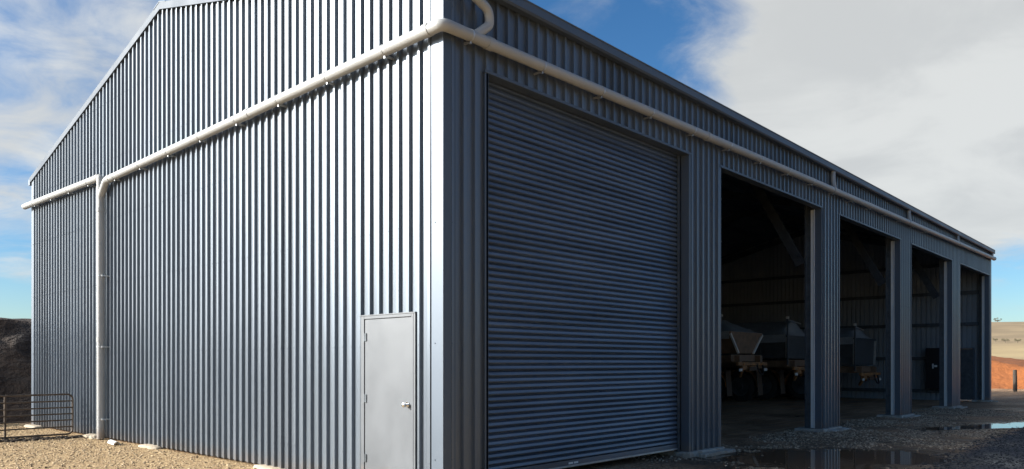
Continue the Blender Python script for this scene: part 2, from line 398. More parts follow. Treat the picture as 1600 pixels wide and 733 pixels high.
# ------------------------------------------------------------------ shed
shed = empty('machinery_shed', 'long slate blue corrugated steel machinery shed with a roller door and four open bays', 'shed')
def profile(s0, s1, phase):
    pts = [(s0, None)]; k = math.floor((s0 - phase) / PIT) - 1
    raw = []
    while phase + k * PIT < s1 + PIT:
        c = phase + k * PIT; h = PIT / 2
        raw += [(c - .024, 0), (c - .0175, RD), (c + .0175, RD), (c + .024, 0), (c + h - .014, 0), (c + h - .007, .0022), (c + h + .007, .0022), (c + h + .014, 0)]; k += 1
    xs = [r[0] for r in raw]; ds = [r[1] for r in raw]
    out = [(s0, float(np.interp(s0, xs, ds)))] + [r for r in raw if s0 + 1e-4 < r[0] < s1 - 1e-4] + [(s1, float(np.interp(s1, xs, ds)))]
    return out
def sheet(mb, s0, s1, zb, zt, phase, fn, extra=(), screws=False):   # fn(s, d, z) -> point ; zb, zt functions or numbers
    pr = profile(s0, s1, phase)
    for e in extra:
        if s0 < e < s1: pr.append((e, float(np.interp(e, [p[0] for p in pr], [p[1] for p in pr])))); pr.sort()
    vs = []; zl = lambda q, s: q(s) if callable(q) else q
    for (s, d) in pr: vs += [fn(s, d, zl(zb, s)), fn(s, d, zl(zt, s))]
    mb.add(vs, [(2 * i, 2 * i + 2, 2 * i + 3, 2 * i + 1) for i in range(len(pr) - 1)])
    if not screws: return
    k = math.ceil((s0 + .03 - phase) / PIT)
    while phase + k * PIT < s1 - .03:       # washered screw heads on the rib crests along each girt
        c = phase + k * PIT; k += 1
        for z in (.40, 1.78, 3.2, 4.5, 5.7, 6.9):
            z += random.uniform(-.006, .006)
            if zl(zb, c) + .05 < z < zl(zt, c) - .1:
                ring = [fn(c + .0065 * math.cos(a), RD + e, z + .0065 * math.sin(a)) for e in (0, .004) for a in [math.pi / 3 * j for j in range(6)]]
                mb.add(ring, [tuple(range(6, 12))] + [(j, (j + 1) % 6, 6 + (j + 1) % 6, 6 + j) for j in range(6)])
D0, D1, DT = .483, 1.491, 2.17
# gable wall (x = 0)
mb = MB(); g = lambda s, d, z: (-d, s, z)
top = lambda y: rz(y) + .02
sheet(mb, .05, D0, .04, top, .010, g, (), True); sheet(mb, D0, D1, DT, top, .010, g, (), True); sheet(mb, D1, WID - .04, .04, top, .010, g, (WID / 2,), True)
mb.build('wall', MT['clad'], shed)
# far end wall (x = LEN) with a doorway .57-1.5
mb = MB(); g = lambda s, d, z: (LEN + d, s, z)
sheet(mb, .05, .57, -.05, top, .06, g); sheet(mb, .57, 1.5, 2.2, top, .06, g); sheet(mb, 1.5, WID - .04, -.05, top, .06, g, (WID / 2,))
mb.build('wall', MT['clad'], shed)
mb = MB(); g = lambda s, d, z: (LEN + d - .004, s, z)
sheet(mb, .05, .57, -.05, lambda y: rz(y) - .01, .06, g); sheet(mb, .57, 1.5, 2.2, lambda y: rz(y) - .01, .06, g); sheet(mb, 1.5, WID - .04, -.05, lambda y: rz(y) - .01, .06, g, (WID / 2,))
mb.build('wall_backing', MT['liner'], shed)
mb = MB(); g = lambda s, d, z: (.004 - d, s, z)
sheet(mb, D1 + .01, WID - .05, .05, lambda y: rz(y) - .01, .010, g, (WID / 2,)); mb.build('wall_backing', MT['liner'], shed)
mb = MB(); g = lambda s, d, z: (s, WID + d - .004, z); sheet(mb, .05, LEN - .05, -.05, EV, .02, g); mb.build('wall_backing', MT['liner'], shed)
# back wall
mb = MB(); g = lambda s, d, z: (s, WID + d, z); sheet(mb, .05, LEN - .05, -.05, EV + .05, .02, g); mb.build('wall', MT['clad'], shed)
# front wall: piers and header
mb = MB(); g = lambda s, d, z: (s, -d, z)
edges = [(.05, XL)] + [(B * i - WR, B * i + XL) for i in range(1, 5)] + [(LEN - WR, LEN - .05)]
for (a, b_) in edges: sheet(mb, a, b_, .07, HD, .112, g, (), True)
sheet(mb, .05, LEN - .05, HD, EV, .112, g, (), True)
mb.build('wall', MT['clad_front'], shed)
# corner flashings
def lflash(mb, cx, cy, sx, sy, z0, z1, w=.165):
    o = .034
    a = [(cx - sx * o, cy + sy * w), (cx - sx * o, cy - sy * o), (cx + sx * w, cy - sy * o)]
    i = [(cx + sx * w, cy - sy * (o - .006)), (cx - sx * (o - .006), cy - sy * (o - .006)), (cx - sx * (o - .006), cy + sy * w)]
    mb.prism([(x, y, 0) for x, y in a + i], (0, 0, z0), (0, 0, z1))
    for z in (.45, 1.8, 3.2, 4.5, 5.7):          # screw heads
        for q in (.06, ):
            mb.tube([(cx - sx * o, cy + sy * (w - q), z), (cx - sx * (o + .007), cy + sy * (w - q), z)], .008, 8)
            mb.tube([(cx + sx * (w - q), cy - sy * o, z), (cx + sx * (w - q), cy - sy * (o + .007), z)], .008, 8)
for (cx, cy, sx, sy) in ((0, 0, 1, 1), (0, WID, 1, -1), (LEN, 0, -1, 1), (LEN, WID, -1, -1)):
    mb = MB(); lflash(mb, cx, cy, sx, sy, .035, EV - .02); mb.build('corner_flashing', MT['flash'], shed)
# roof
mb = MB()
for sgn in (-1, 1):
    y0 = -.09 if sgn < 0 else WID + .09
    pr = profile(-.02, LEN + .02, .06); vs = []
    zb = rz(0) + (-.09) * (RID - EV) / (WID / 2)
    for (s, d) in pr: vs += [(s, y0, zb + .06 + d), (s, WID / 2, RID + .06 + d)]
    mb.add(vs, [(2 * i, 2 * i + 2, 2 * i + 3, 2 * i + 1) for i in range(len(pr) - 1)])
rf = mb.build('roof', MT['clad'], shed)
mb = MB(); mb.prism([(0, WID / 2 - .25, RID + .04), (0, WID / 2, RID + .115), (0, WID / 2 + .25, RID + .04), (0, WID / 2 + .25, RID + .05), (0, WID / 2, RID + .125), (0, WID / 2 - .25, RID + .05)], (-.07, 0, 0), (LEN + .07, 0, 0))
mb.build('ridge_cap', MT['flash'], rf)
for xx in (-1, 1):
    for sgn in (-1, 1):
        mb = MB(); x0, x1 = (-.062, -.032) if xx < 0 else (LEN + .032, LEN + .062)
        ye = -.10 if sgn < 0 else WID + .10; ze = EV - .10 * (RID - EV) / (WID / 2)
        mb.prism([(0, ye, ze - .02), (0, WID / 2, RID - .02), (0, WID / 2, RID + .105), (0, ye, ze + .105)], (x0, 0, 0), (x1, 0, 0))
        xa, xb = (x0, .12) if xx < 0 else (LEN - .12, x1)
        mb.prism([(0, ye, ze + .105), (0, WID / 2, RID + .105), (0, WID / 2, RID + .112), (0, ye, ze + .112)], (xa, 0, 0), (xb, 0, 0))
        mb.build('barge_flashing', MT['barge'], shed)
# gutters
for sgn in (-1, 1):
    mb = MB(); f_ = (lambda y: y) if sgn < 0 else (lambda y: WID - y)
    P_ = [(-.036, 6.01), (-.135, 6.005), (-.155, 6.03), (-.155, 6.125), (-.165, 6.14), (-.155, 6.157), (-.135, 6.150), (-.135, 6.03), (-.045, 6.03), (-.040, 6.13), (-.036, 6.13)]
    mb.prism([(0, f_(y), z) for y, z in P_], (-.06, 0, 0), (LEN + .07, 0, 0))
    mb.box(-.068, -.06, *sorted((f_(-.04), f_(-.158))), 6.004, 6.15); mb.box(LEN + .07, LEN + .078, *sorted((f_(-.04), f_(-.158))), 6.004, 6.15)
    mb.build('gutter', MT['flash'], shed)
# drain pipes
PR = .070
pipe = MB()
zf = lambda x: 5.395 + .0135 * x
zg = lambda y: 5.395 - .0135 * y
OF = -.135
run = fillet([(LEN + .02, OF, zf(LEN)), (15, OF, zf(15)), (OF, OF, 5.395), (OF, 9.90, zg(9.90)), (OF, 10.20, 4.98), (OF, 10.20, 4.6)], .09, 7)
pipe.tube(run, PR, 20)
dp = pipe.build('drainpipe', MT['pvc'], shed, True)
pipe = MB(); pipe.tube([(OF, 10.20, 4.62), (OF, 10.20, .02)], PR + .004, 20); pipe.build('drainpipe', MT['pvc'], shed, True)
pipe = MB(); pipe.tube(fillet([(OF, 15.30, 5.475), (OF, 10.22, 5.375), (OF, 10.21, 4.72)], .08, 7), PR, 20); pipe.build('drainpipe', MT['pvc'], shed, True)
pipe = MB()
pipe.tube(fillet([(.26, -.10, 6.02), (.26, -.15, 5.93), (.31, -.18, 5.86), (.57, -.17, 5.78), (.62, -.15, 5.62), (.36, OF, 5.41)], .10, 7), .056, 18)
pipe.build('drainpipe', MT['pvc'], shed, True)
for x in (12.12, 18.2, 24.1, 29.86):
    pipe = MB(); pipe.tube(fillet([(x, -.09, 6.03), (x, -.09, 5.80), (x - .02, OF, zf(x) + .02)], .08), .052, 16)
    pipe.build('drainpipe', MT['pvc'], shed, True)
def collar(p, q, r=PR + .008):
    m_ = MB(); m_.tube([p, q], r, 20); m_.build('pipe_collar', MT['pvc'], dp, True)
for x in (.62, 6.0, 12.0, 18, 24): collar((x - .05, OF, zf(x - .05)), (x + .05, OF, zf(x + .05)))
for y in (.12, 4.2, 9.72): collar((OF, y - .05, zg(y - .05)), (OF, y + .05, zg(y + .05)))
collar((OF, 10.20, 4.66), (OF, 10.20, 4.74), PR + .012); collar((OF, 10.2, 2.0), (OF, 10.2, 2.1), PR + .010)
collar((OF, 10.27, 5.376), (OF, 10.37, 5.378)); collar((LEN - .06, OF, zf(LEN)), (LEN + .03, OF, zf(LEN)))
def clip(vertical, c):
    m_ = MB(); x, y, z = c
    if vertical == 'x':      # pipe along x on the front
        m_.tube([(x - .012, y, z), (x + .012, y, z)], PR + .005, 16); m_.box(x - .012, x + .012, y - .004, -.002, z - PR - .012, z - PR + .01)
        m_.box(x - .012, x + .012, y - .012, y + .012, z - PR - .028, z - PR)
    elif vertical == 'y':
        m_.tube([(x, y - .012, z), (x, y + .012, z)], PR + .005, 16); m_.box(x - .004, -.002, y - .012, y + .012, z - PR - .012, z - PR + .01)
        m_.box(x - .012, x + .012, y - .012, y + .012, z - PR - .028, z - PR)
    else:
        m_.tube([(x, y, z - .012), (x, y, z + .012)], PR + .009, 16); m_.box(x - .005, -.002, y - PR - .05, y - PR + .01, z - .012, z + .012)
        m_.box(x - .02, x + .03, y - PR - .055, y - PR - .035, z - .016, z + .016)
    m_.build('pipe_clip', MT['galv'], dp, True)
for i in range(16): clip('x', (.30 + i * 1.3, OF, zf(.30 + i * 1.3)))
for i in range(8): clip('y', (OF, .9 + i * 1.22, zg(.9 + i * 1.22)))
for i in range(4): clip('y', (OF, 10.9 + i * 1.2, 5.39 + i * .024))
for z in (.42, 1.9, 3.35): clip('z', (OF, 10.20, z))

# roller door
RY = .16
mb = MB(); vs = []; fs = []
zc = .20; prof = []
while zc < HD + .15:
    prof += [(zc, .012), (zc + .018, -.025), (zc + .028, -.029), (zc + .060, -.021), (zc + .070, -.004), (zc + .0785, .012)]; zc += .0795
for (z, d) in prof: vs += [(.72, RY + d, z), (5.49, RY + d, z)]
mb.add(vs, [(2 * i, 2 * i + 1, 2 * i + 3, 2 * i + 2) for i in range(len(prof) - 1)])
rd = mb.build('roller_door', MT['shutter'], shed)
mb = MB(); mb.box(.72, 5.49, RY - .022, RY + .012, .125, .2005, .003); mb.build('bottom_rail', MT['shutter'], rd)
mb = MB(); mb.box(.72, 5.49, RY - .040, RY - .0225, .108, .130, .002); mb.box(.72, 5.49, RY - .0222, RY + .03, .100, .1245, .002); mb.build('bottom_strip', MT['galv'], rd)
mb = MB(); mb.box(2.50, 2.60, RY - .027, RY - .0225, .145, .172, .001); mb.box(2.625, 2.72, RY - .027, RY - .0225, .145, .172, .001); mb.build('sticker', MT['white'], rd)
mb = MB(); mb.tube([(.72, RY + .30, HD + .02), (5.49, RY + .30, HD + .02)], .26, 24); mb.build('shutter_drum', MT['shutter'], rd, True)
for (x0, x1) in ((.706, .728), (5.455, 5.505)):
    mb = MB(); mb.box(x0, x1, RY - .06, RY - .03, .06, HD, .002)
    mb.box(x0 if x0 < 1 else x1 - .004, (x0 + .004) if x0 < 1 else x1, RY - .03, RY + .06, .06, HD)
    for k in range(18): mb.tube([((x0 + x1) / 2, RY - .060, .35 + k * .26), ((x0 + x1) / 2, RY - .065, .35 + k * .26)], .008, 8)
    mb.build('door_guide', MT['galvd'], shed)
# jamb and head flashings
for i in range(5):
    x0, x1 = B * i + XL, B * (i + 1) - WR
    for (xe, s_) in ((x0, 1), (x1, -1)):
        mb = MB(); xa, xb = sorted((xe, xe + s_ * .006))
        mb.box(xa, xb, -.034, .115, .07, HD - .004)
        xa, xb = sorted((xe - s_ * .055, xe + s_ * .006))
        mb.box(xa, xb, -.040, -.034, .07, HD - .004)
        mb.build('jamb_flashing', MT['flash'], shed)
    mb = MB(); mb.box(x0 - .06, x1 + .06, -.046, .12, HD - .003, HD + .003); mb.box(x0 - .06, x1 + .06, -.048, -.042, HD - .0, HD + .035)
    mb.build('head_flashing', MT['flash'], shed)
    if i:       # bright inner jamb trim beside the column
        mb = MB(); mb.box(x1 + .004, x1 + .01, .119, .215, .08, HD - .02); mb.box(x1 - .04, x1 + .01, .119, .123, .08, HD - .02); mb.build('jamb_trim', MT['white'], shed)
# steel frame
def csec(mb, x0, x1, y0, y1, z0, z1, t=.008):
    mb.box(x0, x1, y0, y0 + t, z0, z1); mb.box(x0, x1, y1 - t, y1, z0, z1); mb.box((x0 + x1) / 2 - t / 2, (x0 + x1) / 2 + t / 2, y0 + t, y1 - t, z0, z1)
    for k in range(8):
        for yy in (y0 + .06, y1 - .06): mb.tube([((x0 + x1) / 2 - .02, yy, z0 + .5 + k * .6), ((x0 + x1) / 2 + .02, yy, z0 + .5 + k * .6)], .014, 8)
for i in range(6):
    xc = B * i - .34 if 0 < i else .12
    if i == 5: xc = LEN - .15
    for (y0, y1) in ((.20, .37), (WID - .37, WID - .2)):
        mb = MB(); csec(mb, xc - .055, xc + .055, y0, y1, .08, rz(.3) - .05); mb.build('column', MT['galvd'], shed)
    for sgn in (-1, 1):
        ya, yb = (.25, WID / 2) if sgn < 0 else (WID - .25, WID / 2)
        za, zb = rz(ya) - .27, RID - .27
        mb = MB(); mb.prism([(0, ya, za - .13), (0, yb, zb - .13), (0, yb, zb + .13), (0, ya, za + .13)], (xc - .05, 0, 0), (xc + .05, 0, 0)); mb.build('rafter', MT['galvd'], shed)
        if 0 < i < 5:
            yk, yr = (.45, 1.75) if sgn < 0 else (WID - .45, WID - 1.75)
            mb = MB(); mb.bar((xc - .07, yk, 3.85), (xc - .07, yr, rz(yr) - .3), .03, .22)
            for q in range(4): mb.tube([(xc - .13, yk + (.04 + .05 * (q % 2)) * -sgn, 3.95 + .1 * (q // 2)), (xc - .03, yk + (.04 + .05 * (q % 2)) * -sgn, 3.95 + .1 * (q // 2))], .014, 8)
            mb.build('knee_brace', MT['steel'], shed)
for yy in list(np.linspace(.6, WID / 2 - .3, 6)) + list(np.linspace(WID / 2 + .3, WID - .6, 6)):
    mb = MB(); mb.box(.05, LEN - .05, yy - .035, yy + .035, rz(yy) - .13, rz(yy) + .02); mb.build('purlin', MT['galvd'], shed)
for z in (.40, 1.78, 3.2, 4.5, 5.7):
    for (xa, xb) in ((.034, .12), (LEN - .12, LEN - .005)):
        ys = .03 if z > 2.3 else 1.56
        mb = MB(); mb.box(xa, xb, ys, WID - .2, z - .05, z + .05); mb.box(xa if xa > 1 else xb - .01, xa + .01 if xa > 1 else xb, ys, WID - .2, z - .09, z - .05)
        mb.build('girt', MT['galvd'], shed)
    mb = MB(); mb.box(.2, LEN - .2, WID - .12, WID - .005, z - .05, z + .05); mb.build('girt', MT['galvd'], shed)
for z in (5.35, 5.85):
    mb = MB(); mb.box(.2, LEN - .2, .03, .12, z - .05, z + .05); mb.build('girt', MT['galvd'], shed)
# concrete footings under the piers
for i, (a, b_) in enumerate(edges):
    mb = MB(); bm = bmesh.new()
    def blk(x0, x1, y0, y1, z1, seed):
        random.seed(seed); n = 26; c = ((x0 + x1) / 2, (y0 + y1) / 2); vs = []
        per = []
        for t_ in np.linspace(0, 1, 9)[:-1]: per.append((x0 + (x1 - x0) * t_, y0))
        for t_ in np.linspace(0, 1, 6)[:-1]: per.append((x1, y0 + (y1 - y0) * t_))
        for t_ in np.linspace(0, 1, 9)[:-1]: per.append((x1 - (x1 - x0) * t_, y1))
        for t_ in np.linspace(0, 1, 6)[:-1]: per.append((x0, y1 - (y1 - y0) * t_))
        per = [(x + random.uniform(-.018, .018), y + random.uniform(-.02, .02)) for x, y in per]; n = len(per)
        top_ = [(x, y, z1 + random.uniform(-.006, .006)) for x, y in per]; low = [(x + (x - c[0]) * .03, y + (y - c[1]) * .05, -.05) for x, y in per]
        mb.add(top_ + low + [(c[0], c[1], z1)], [[j, (j + 1) % n, 2 * n] for j in range(n)] + [[(j + 1) % n, j, n + j, n + (j + 1) % n] for j in range(n)])
    blk(a - .10, b_ + .02, -.11, .55, .068, 10 + i)
    if i: blk(a + .10, b_ + .07, -.27, -.085, .036, 40 + i)
    mb.build('footing', MT['conc'], shed)
random.seed(11)
# personnel door in the gable wall
mb = MB(); mb.box(-.036, .06, D0 + .045, D0, .05, DT) if False else None
fr = MB(); fr.box(-.040, .06, D0 + .002, D0 + .040, .05, DT - .002, .003); fr.box(-.040, .06, D1 - .040, D1 - .002, .05, DT - .002, .003); fr.box(-.040, .06, D0 + .040, D1 - .040, DT - .040, DT - .002, .003)
fr.box(-.046, .06, D0 - .035, D1 + .05, DT - .001, DT + .012)
fr.box(-.037, -.031, D0 - .03, D0 + .0, .05, DT - .002); fr.box(-.037, -.031, D1, D1 + .03, .05, DT - .002)
dfr = fr.build('door_frame', MT['doorp'], shed)
mb = MB(); mb.box(-.030, .012, D0 + .045, D1 - .045, .06, DT - .048, .003); dr = mb.build('door', MT['doorp'], shed)
hx = -.030; hy_, hz = D0 + .115, 1.07
mb = MB(); mb.tube([(hx - .001, hy_, hz), (hx - .010, hy_, hz)], .034, 20)
mb.tube([(hx - .010, hy_, hz), (hx - .03, hy_, hz), (hx - .036, hy_, hz), (hx - .05, hy_, hz), (hx - .072, hy_, hz), (hx - .082, hy_, hz)], .02, 20, True, [.014, .014, .022, .030, .028, .012])
mb.build('door_handle', MT['chrome'], dr, True)
for z in (.36, 1.12, 1.90):
    mb = MB(); mb.tube([(-.038, D1 - .057, z - .05), (-.038, D1 - .057, z + .05)], .009, 10); mb.box(-.041, -.030, D1 - .085, D1 - .035, z - .05, z + .05); mb.build('hinge', MT['galvd'], dr)
mb = MB(); mb.box(LEN - .02, LEN + .02, .60, 1.47, .05, 2.15, .004); mb.box(LEN - .05, LEN - .021, .62, 1.45, 1.15, 1.21, .003); d2 = mb.build('door', MT['galvd'], shed)
mb = MB(); mb.box(LEN - .08, LEN + .05, .545, .598, .05, 2.2); mb.box(LEN - .08, LEN + .05, 1.472, 1.52, .05, 2.2); mb.box(LEN - .08, LEN + .05, .598, 1.472, 2.152, 2.2); mb.build('door_frame', MT['flash'], shed)
mb = MB(); mb.tube([(LEN - .021, .72, 1.02), (LEN - .07, .72, 1.02)], .02, 12); mb.build('door_handle', MT['chrome'], d2)

# switch cabinet on the end wall
cb_ = empty('switch_cabinet', 'tall black electrical cabinet on the far inside wall beside the inner door', 'cabinet', (LEN - .13, 1.9, .48))
mb = MB(); mb.box(-.32, 0, -.38, .36, 0, 1.72, .01); mb.build('cabinet_body', MT['blackcab'], cb_)
mb = MB(); mb.box(-.345, -.322, -.35, .33, .03, 1.69, .006); mb.build('cabinet_door', MT['blackcab'], cb_)
mb = MB(); mb.box(-.37, -.346, .05, .11, .86, 1.06, .004); mb.box(-.36, -.346, -.08, .03, .92, 1.0, .004); mb.build('latch', MT['lamp'], cb_)

# ------------------------------------------------------------------ trailers in the bays
def wheel(parent, x, y, r, w):
    e = MB(); prof_ = [(-.5, .62), (-.5, .90), (-.42, .985), (-.2, 1.0), (.2, 1.0), (.42, .985), (.5, .90), (.5, .62)]
    n = 36; vs = []
    for k in range(n):
        a_ = 2 * math.pi * k / n
        for (q, rr) in prof_:
            lug = .025 if (k % 2 and rr > .97) else 0
            vs.append((x + q * w, y + math.cos(a_) * r * (rr - lug), r + math.sin(a_) * r * (rr - lug)))
    m_ = len(prof_); e.add(vs, [(k * m_ + j, k * m_ + j + 1, ((k + 1) % n) * m_ + j + 1, ((k + 1) % n) * m_ + j) for k in range(n) for j in range(m_ - 1)])
    o = e.build('wheel', MT['tyre'], parent, True)
    e = MB(); e.tube([(x - w * .45, y, r), (x - w * .42, y, r), (x - w * .1, y, r), (x + w * .1, y, r), (x + w * .42, y, r), (x + w * .45, y, r)], r * .6, 24, True, [r * .60, r * .62, r * .5, r * .5, r * .62, r * .60])
    e.tube([(x - w * .5, y, r), (x + w * .5, y, r)], r * .2, 14)
    e.build('rim', MT['hop'], o, True)
def trailer(name, label, loc, w, ln, ztop, zrim, zbot, hopper=True, wheels=True, post=True, wy=1.2):
    T = empty(name, label, 'trailer', loc, 0, 'covered trailers parked inside the shed')
    e = MB(); a = .27 * w if hopper else 0.03
    if hopper:
        rim = [(0, 0, zrim), (w, 0, zrim), (w, ln, zrim), (0, ln, zrim)]; low = [(a, .06, zbot), (w - a, .06, zbot), (w - a, ln - .6, zbot), (a, ln - .6, zbot)]
    else:
        rim = [(0, 0, zrim), (w, 0, zrim), (w, ln, zrim), (0, ln, zrim)]; low = [(.05, .05, zbot), (w - .05, .05, zbot), (w - .05, ln, zbot), (.05, ln, zbot)]
    e.add(rim + low, [(0, 1, 5, 4), (1, 2, 6, 5), (2, 3, 7, 6), (3, 0, 4, 7), (4, 5, 6, 7)])
    e.bar((-.02, -.01, zrim), (w + .02, -.01, zrim), .06, .09); e.bar((-.01, 0, zrim), (-.01, ln, zrim), .06, .09); e.bar((w + .01, 0, zrim), (w + .01, ln, zrim), .06, .09)
    for k in range(1, int(ln / 1.1) + 1):
        y = k * 1.05
        if y < ln - .5: e.bar((-.02, y, zrim), (a - .02, y, zbot), .05, .05)
    body = e.build('hopper_body', MT['brownbody'] if hopper else MT['hop'], T)
    for (xa, xb, yb_) in ((-.01, low[0][0] - .01, low[0][1]), (w + .01, low[1][0] + .01, low[1][1])):
        e = MB(); e.bar((xa, -.02, zrim - .03), (xb, yb_ - .05, zbot), .07, .07); e.build('corner_strip', MT['white'] if hopper else MT['galv'], body)
    # tarpaulin with a ridge and hipped ends
    e = MB(); h = 1.0 if hopper else .15; zr = ztop; vs = []; nx_, ny_ = 12, 20
    for j in range(ny_ + 1):
        for i in range(nx_ + 1):
            u, v = i / nx_, j / ny_; x, y = u * w, v * ln
            dd = min(min(y, ln - y) / h, 1.); side = 1 - abs(2 * u - 1)
            zt = zrim + .05 + (zr - zrim - .05) * min(dd, side * 1.0 if hopper else side * 1.15 if side * 1.15 < 1 else 1)
            vs.append((x + (0 if 0 < u < 1 else (u - .5) * .06), y, zt - .03 * math.sin(v * math.pi * 7) ** 2 * side))
    e.add(vs, [(j * (nx_ + 1) + i, j * (nx_ + 1) + i + 1, (j + 1) * (nx_ + 1) + i + 1, (j + 1) * (nx_ + 1) + i) for j in range(ny_) for i in range(nx_)])
    e.build('tarpaulin', MT['tarp'], T, True)
    # skirt of tarp hanging on the sides
    e = MB(); e.add([(-.04, 0, zrim + .06), (-.04, ln, zrim + .06), (-.05, ln, zrim - .32), (-.05, 0, zrim - .22)], [(0, 1, 2, 3)]); e.build('tarp_skirt', MT['tarp'], T)
    if post:
        e = MB(); e.bar((-.03, -.06, zbot - .25), (-.03, -.06, ztop), .05, .05); e.build('ladder_post', MT['galvd'], T)
        e = MB(); e.box(-.08, .03, -.11, -.01, ztop + .002, ztop + .10, .01); e.build('post_cap', MT['lamp'], T)
        e = MB(); e.bar((-.03, -.05, ztop - .02), (w * .75, .25, ztop - .10), .03, .03); e.build('tarp_bow', MT['galv'], T)
    e = MB(); e.box(.35, .55, -.2, ln, zbot - .34, zbot - .08); e.box(w - .55, w - .35, -.2, ln, zbot - .34, zbot - .08)
    for y in (0, ln * .33, ln * .66, ln - .1): e.box(.1, w - .1, y, y + .1, zbot - .30, zbot - .06)
    e.build('chassis', MT['brownbody'], T)
    e = MB(); e.box(.1, w - .1, -.28, -.18, zbot - .45, zbot - .33, .01); e.box(.5, .9, -.24, -.1, zbot - .60, zbot - .45, .02); e.bar((.7, -.2, zbot - .5), (1.0, .1, zbot - .85), .08, .1)
    e.tube([(.9, -.1, zbot - .5), (1.3, -.05, zbot - .62)], .09, 12); e.box(1.3, w - .35, -.2, -.05, zbot - .56, zbot - .47, .01)
    e.build('rear_bar', MT['rust'], T)
    for x in (.22, w - .30):
        e = MB(); e.box(x - .1, x + .14, -.31, -.281, zbot - .66, zbot - .56, .005); e.build('tail_light', MT['lamp'], T)
    for x in (.55, w - .6):
        e = MB(); e.box(x - .05, x + .05, -.30, -.281, zbot - .43, zbot - .37, .005); e.build('reflector', MT['amber'], T)
    if not post:
        e = MB(); e.bar((w * .5, 1.0, zrim), (w * .5, 1.0, ztop + .06), .04, .04); e.build('ridge_post', MT['galvd'], T)
        e = MB(); e.box(w * .5 - .05, w * .5 + .05, .95, 1.05, ztop + .062, ztop + .14, .01); e.build('post_cap', MT['lamp'], T)
    # hose and coupling hanging at the back
    e = MB(); e.tube(fillet([(w * .62, -.25, zbot - .35), (w * .64, -.36, zbot - .75), (w * .78, -.36, zbot - .80), (w * .82, -.25, zbot - .38)], .15), .03, 8); e.build('hose', MT['tyre'], T, True)
    e = MB(); e.box(w * .36, w * .60, -.32, -.281, zbot - .64, zbot - .50, .005); e.build('number_plate', MT['flap'], T)
    if wheels:
        for k, y in enumerate((wy, wy + 1.45)):
            if y + .6 > ln: continue
            e = MB(); e.tube([(.2, y, .62), (w - .2, y, .62)], .08, 12); e.build('axle', MT['hop'], T)
            for x in (.28, w - .28): wheel(T, x, y, .62, .42)
        for x in (.28, w - .28):
            e = MB(); e.prism([(x - .22, wy - .72, 1.28), (x + .22, wy - .72, 1.28), (x + .22, wy - .80, .28), (x - .22, wy - .80, .28)], (0, 0, 0), (0, .015, 0)); e.build('mudflap', MT['flap'], T)
            e = MB(); vs = []
            for k in range(9):
                a_ = math.pi * (1.0 - k / 8); vs += [(x - .24, wy + math.cos(a_) * .74, .62 + math.sin(a_) * .74 * .95), (x + .24, wy + math.cos(a_) * .74, .62 + math.sin(a_) * .74 * .95)]
            e.add(vs, [(2 * k, 2 * k + 1, 2 * k + 3, 2 * k + 2) for k in range(8)]); e.build('mudguard', MT['rust'], T)
    e = MB(); e.bar((w / 2 - .5, ln, zbot - .3), (w / 2, ln + 1.3, .75), .1, .12); e.bar((w / 2 + .5, ln, zbot - .3), (w / 2, ln + 1.3, .75), .1, .12); e.bar((w / 2, ln + 1.25, .75), (w / 2, ln + 1.25, .0), .08, .08)
    e.build('drawbar', MT['rust'], T)
    return T
trailer('covered_trailer', 'hopper trailer with pale corner strips under a grey tarpaulin, seen through the first open bay', (19.4, 6.1, 0), 2.6, 5.8, 3.27, 2.66, 1.93, True, True, False, 1.95)
trailer('covered_trailer', 'middle trailer with a tall pale-topped post on its near corner, under a tarpaulin', (22.9, 5.5, 0), 2.75, 5.8, 3.27, 2.60, 1.75, False, True, True, 1.95)
trailer('covered_trailer', 'dark box trailer with a sloping tarpaulin, seen through the second open bay', (26.25, 4.1, 0), 2.65, 5.8, 3.08, 2.56, 1.5, False, True, True, 2.2)

# ------------------------------------------------------------------ gate, bits on the ground
gt = empty('farm_gate', 'rusty brown tubular steel farm gate standing end-on to the gable wall', 'gate', (-.16, 11.7, .02))
GL = 2.3; zr_ = [.015, .175, .32, .455, .59, .73, .875]
mb = MB(); mb.tube(fillet([(-GL, 0, .875), (-.02, 0, .875), (-.02, 0, .015), (-GL, 0, .015)], .13, 6), .020, 10); mb.tube([(-GL, 0, .0), (-GL, 0, .89)], .021, 10); mb.build('gate_frame', MT['gate'], gt, True)
for z in zr_[1:-1]:
    mb = MB(); mb.tube([(-GL, 0, z), (-.02, 0, z)], .0155, 8); mb.build('rail', MT['gate'], gt, True)
mb = MB(); mb.box(-1.30, -1.265, -.02, .02, .015, .875); mb.build('upright', MT['gate'], gt)
def lump(name, label, cat, x, y, sx, sy, sz, m, seed, rzz=0, group=None):
    bm = bmesh.new(); bmesh.ops.create_icosphere(bm, subdivisions=3, radius=1)
    for v in bm.verts:
        d = 1 + .22 * mn.noise(v.co * 1.6 + Vector((seed, 0, 0))) + .06 * mn.noise(v.co * 6 + Vector((seed, 5, 0)))
        c = v.co.copy(); c = Vector([math.copysign(abs(q) ** .6, q) for q in c]); v.co = Vector((c.x * sx * d, c.y * sy * d, c.z * sz * d))
    me = bpy.data.meshes.new(name); bm.to_mesh(me); bm.free(); me.materials.append(m)
    me.polygons.foreach_set('use_smooth', [True] * len(me.polygons))
    o = bpy.data.objects.new(name, me); C.objects.link(o); o.location = (x, y, sz * .25); o.rotation_euler = (0, 0, rzz); return tag(o, label, cat, group)
lump('concrete_pad', 'rough pale concrete lump at the wall foot right of the white offcut', 'concrete', -.04, 7.95, .14, .34, .045, MT['stone'], 1)
lump('concrete_pad', 'pale concrete lump at the far corner of the gable wall behind the gate', 'concrete', -.08, 14.75, .13, .45, .04, MT['stone'], 2)
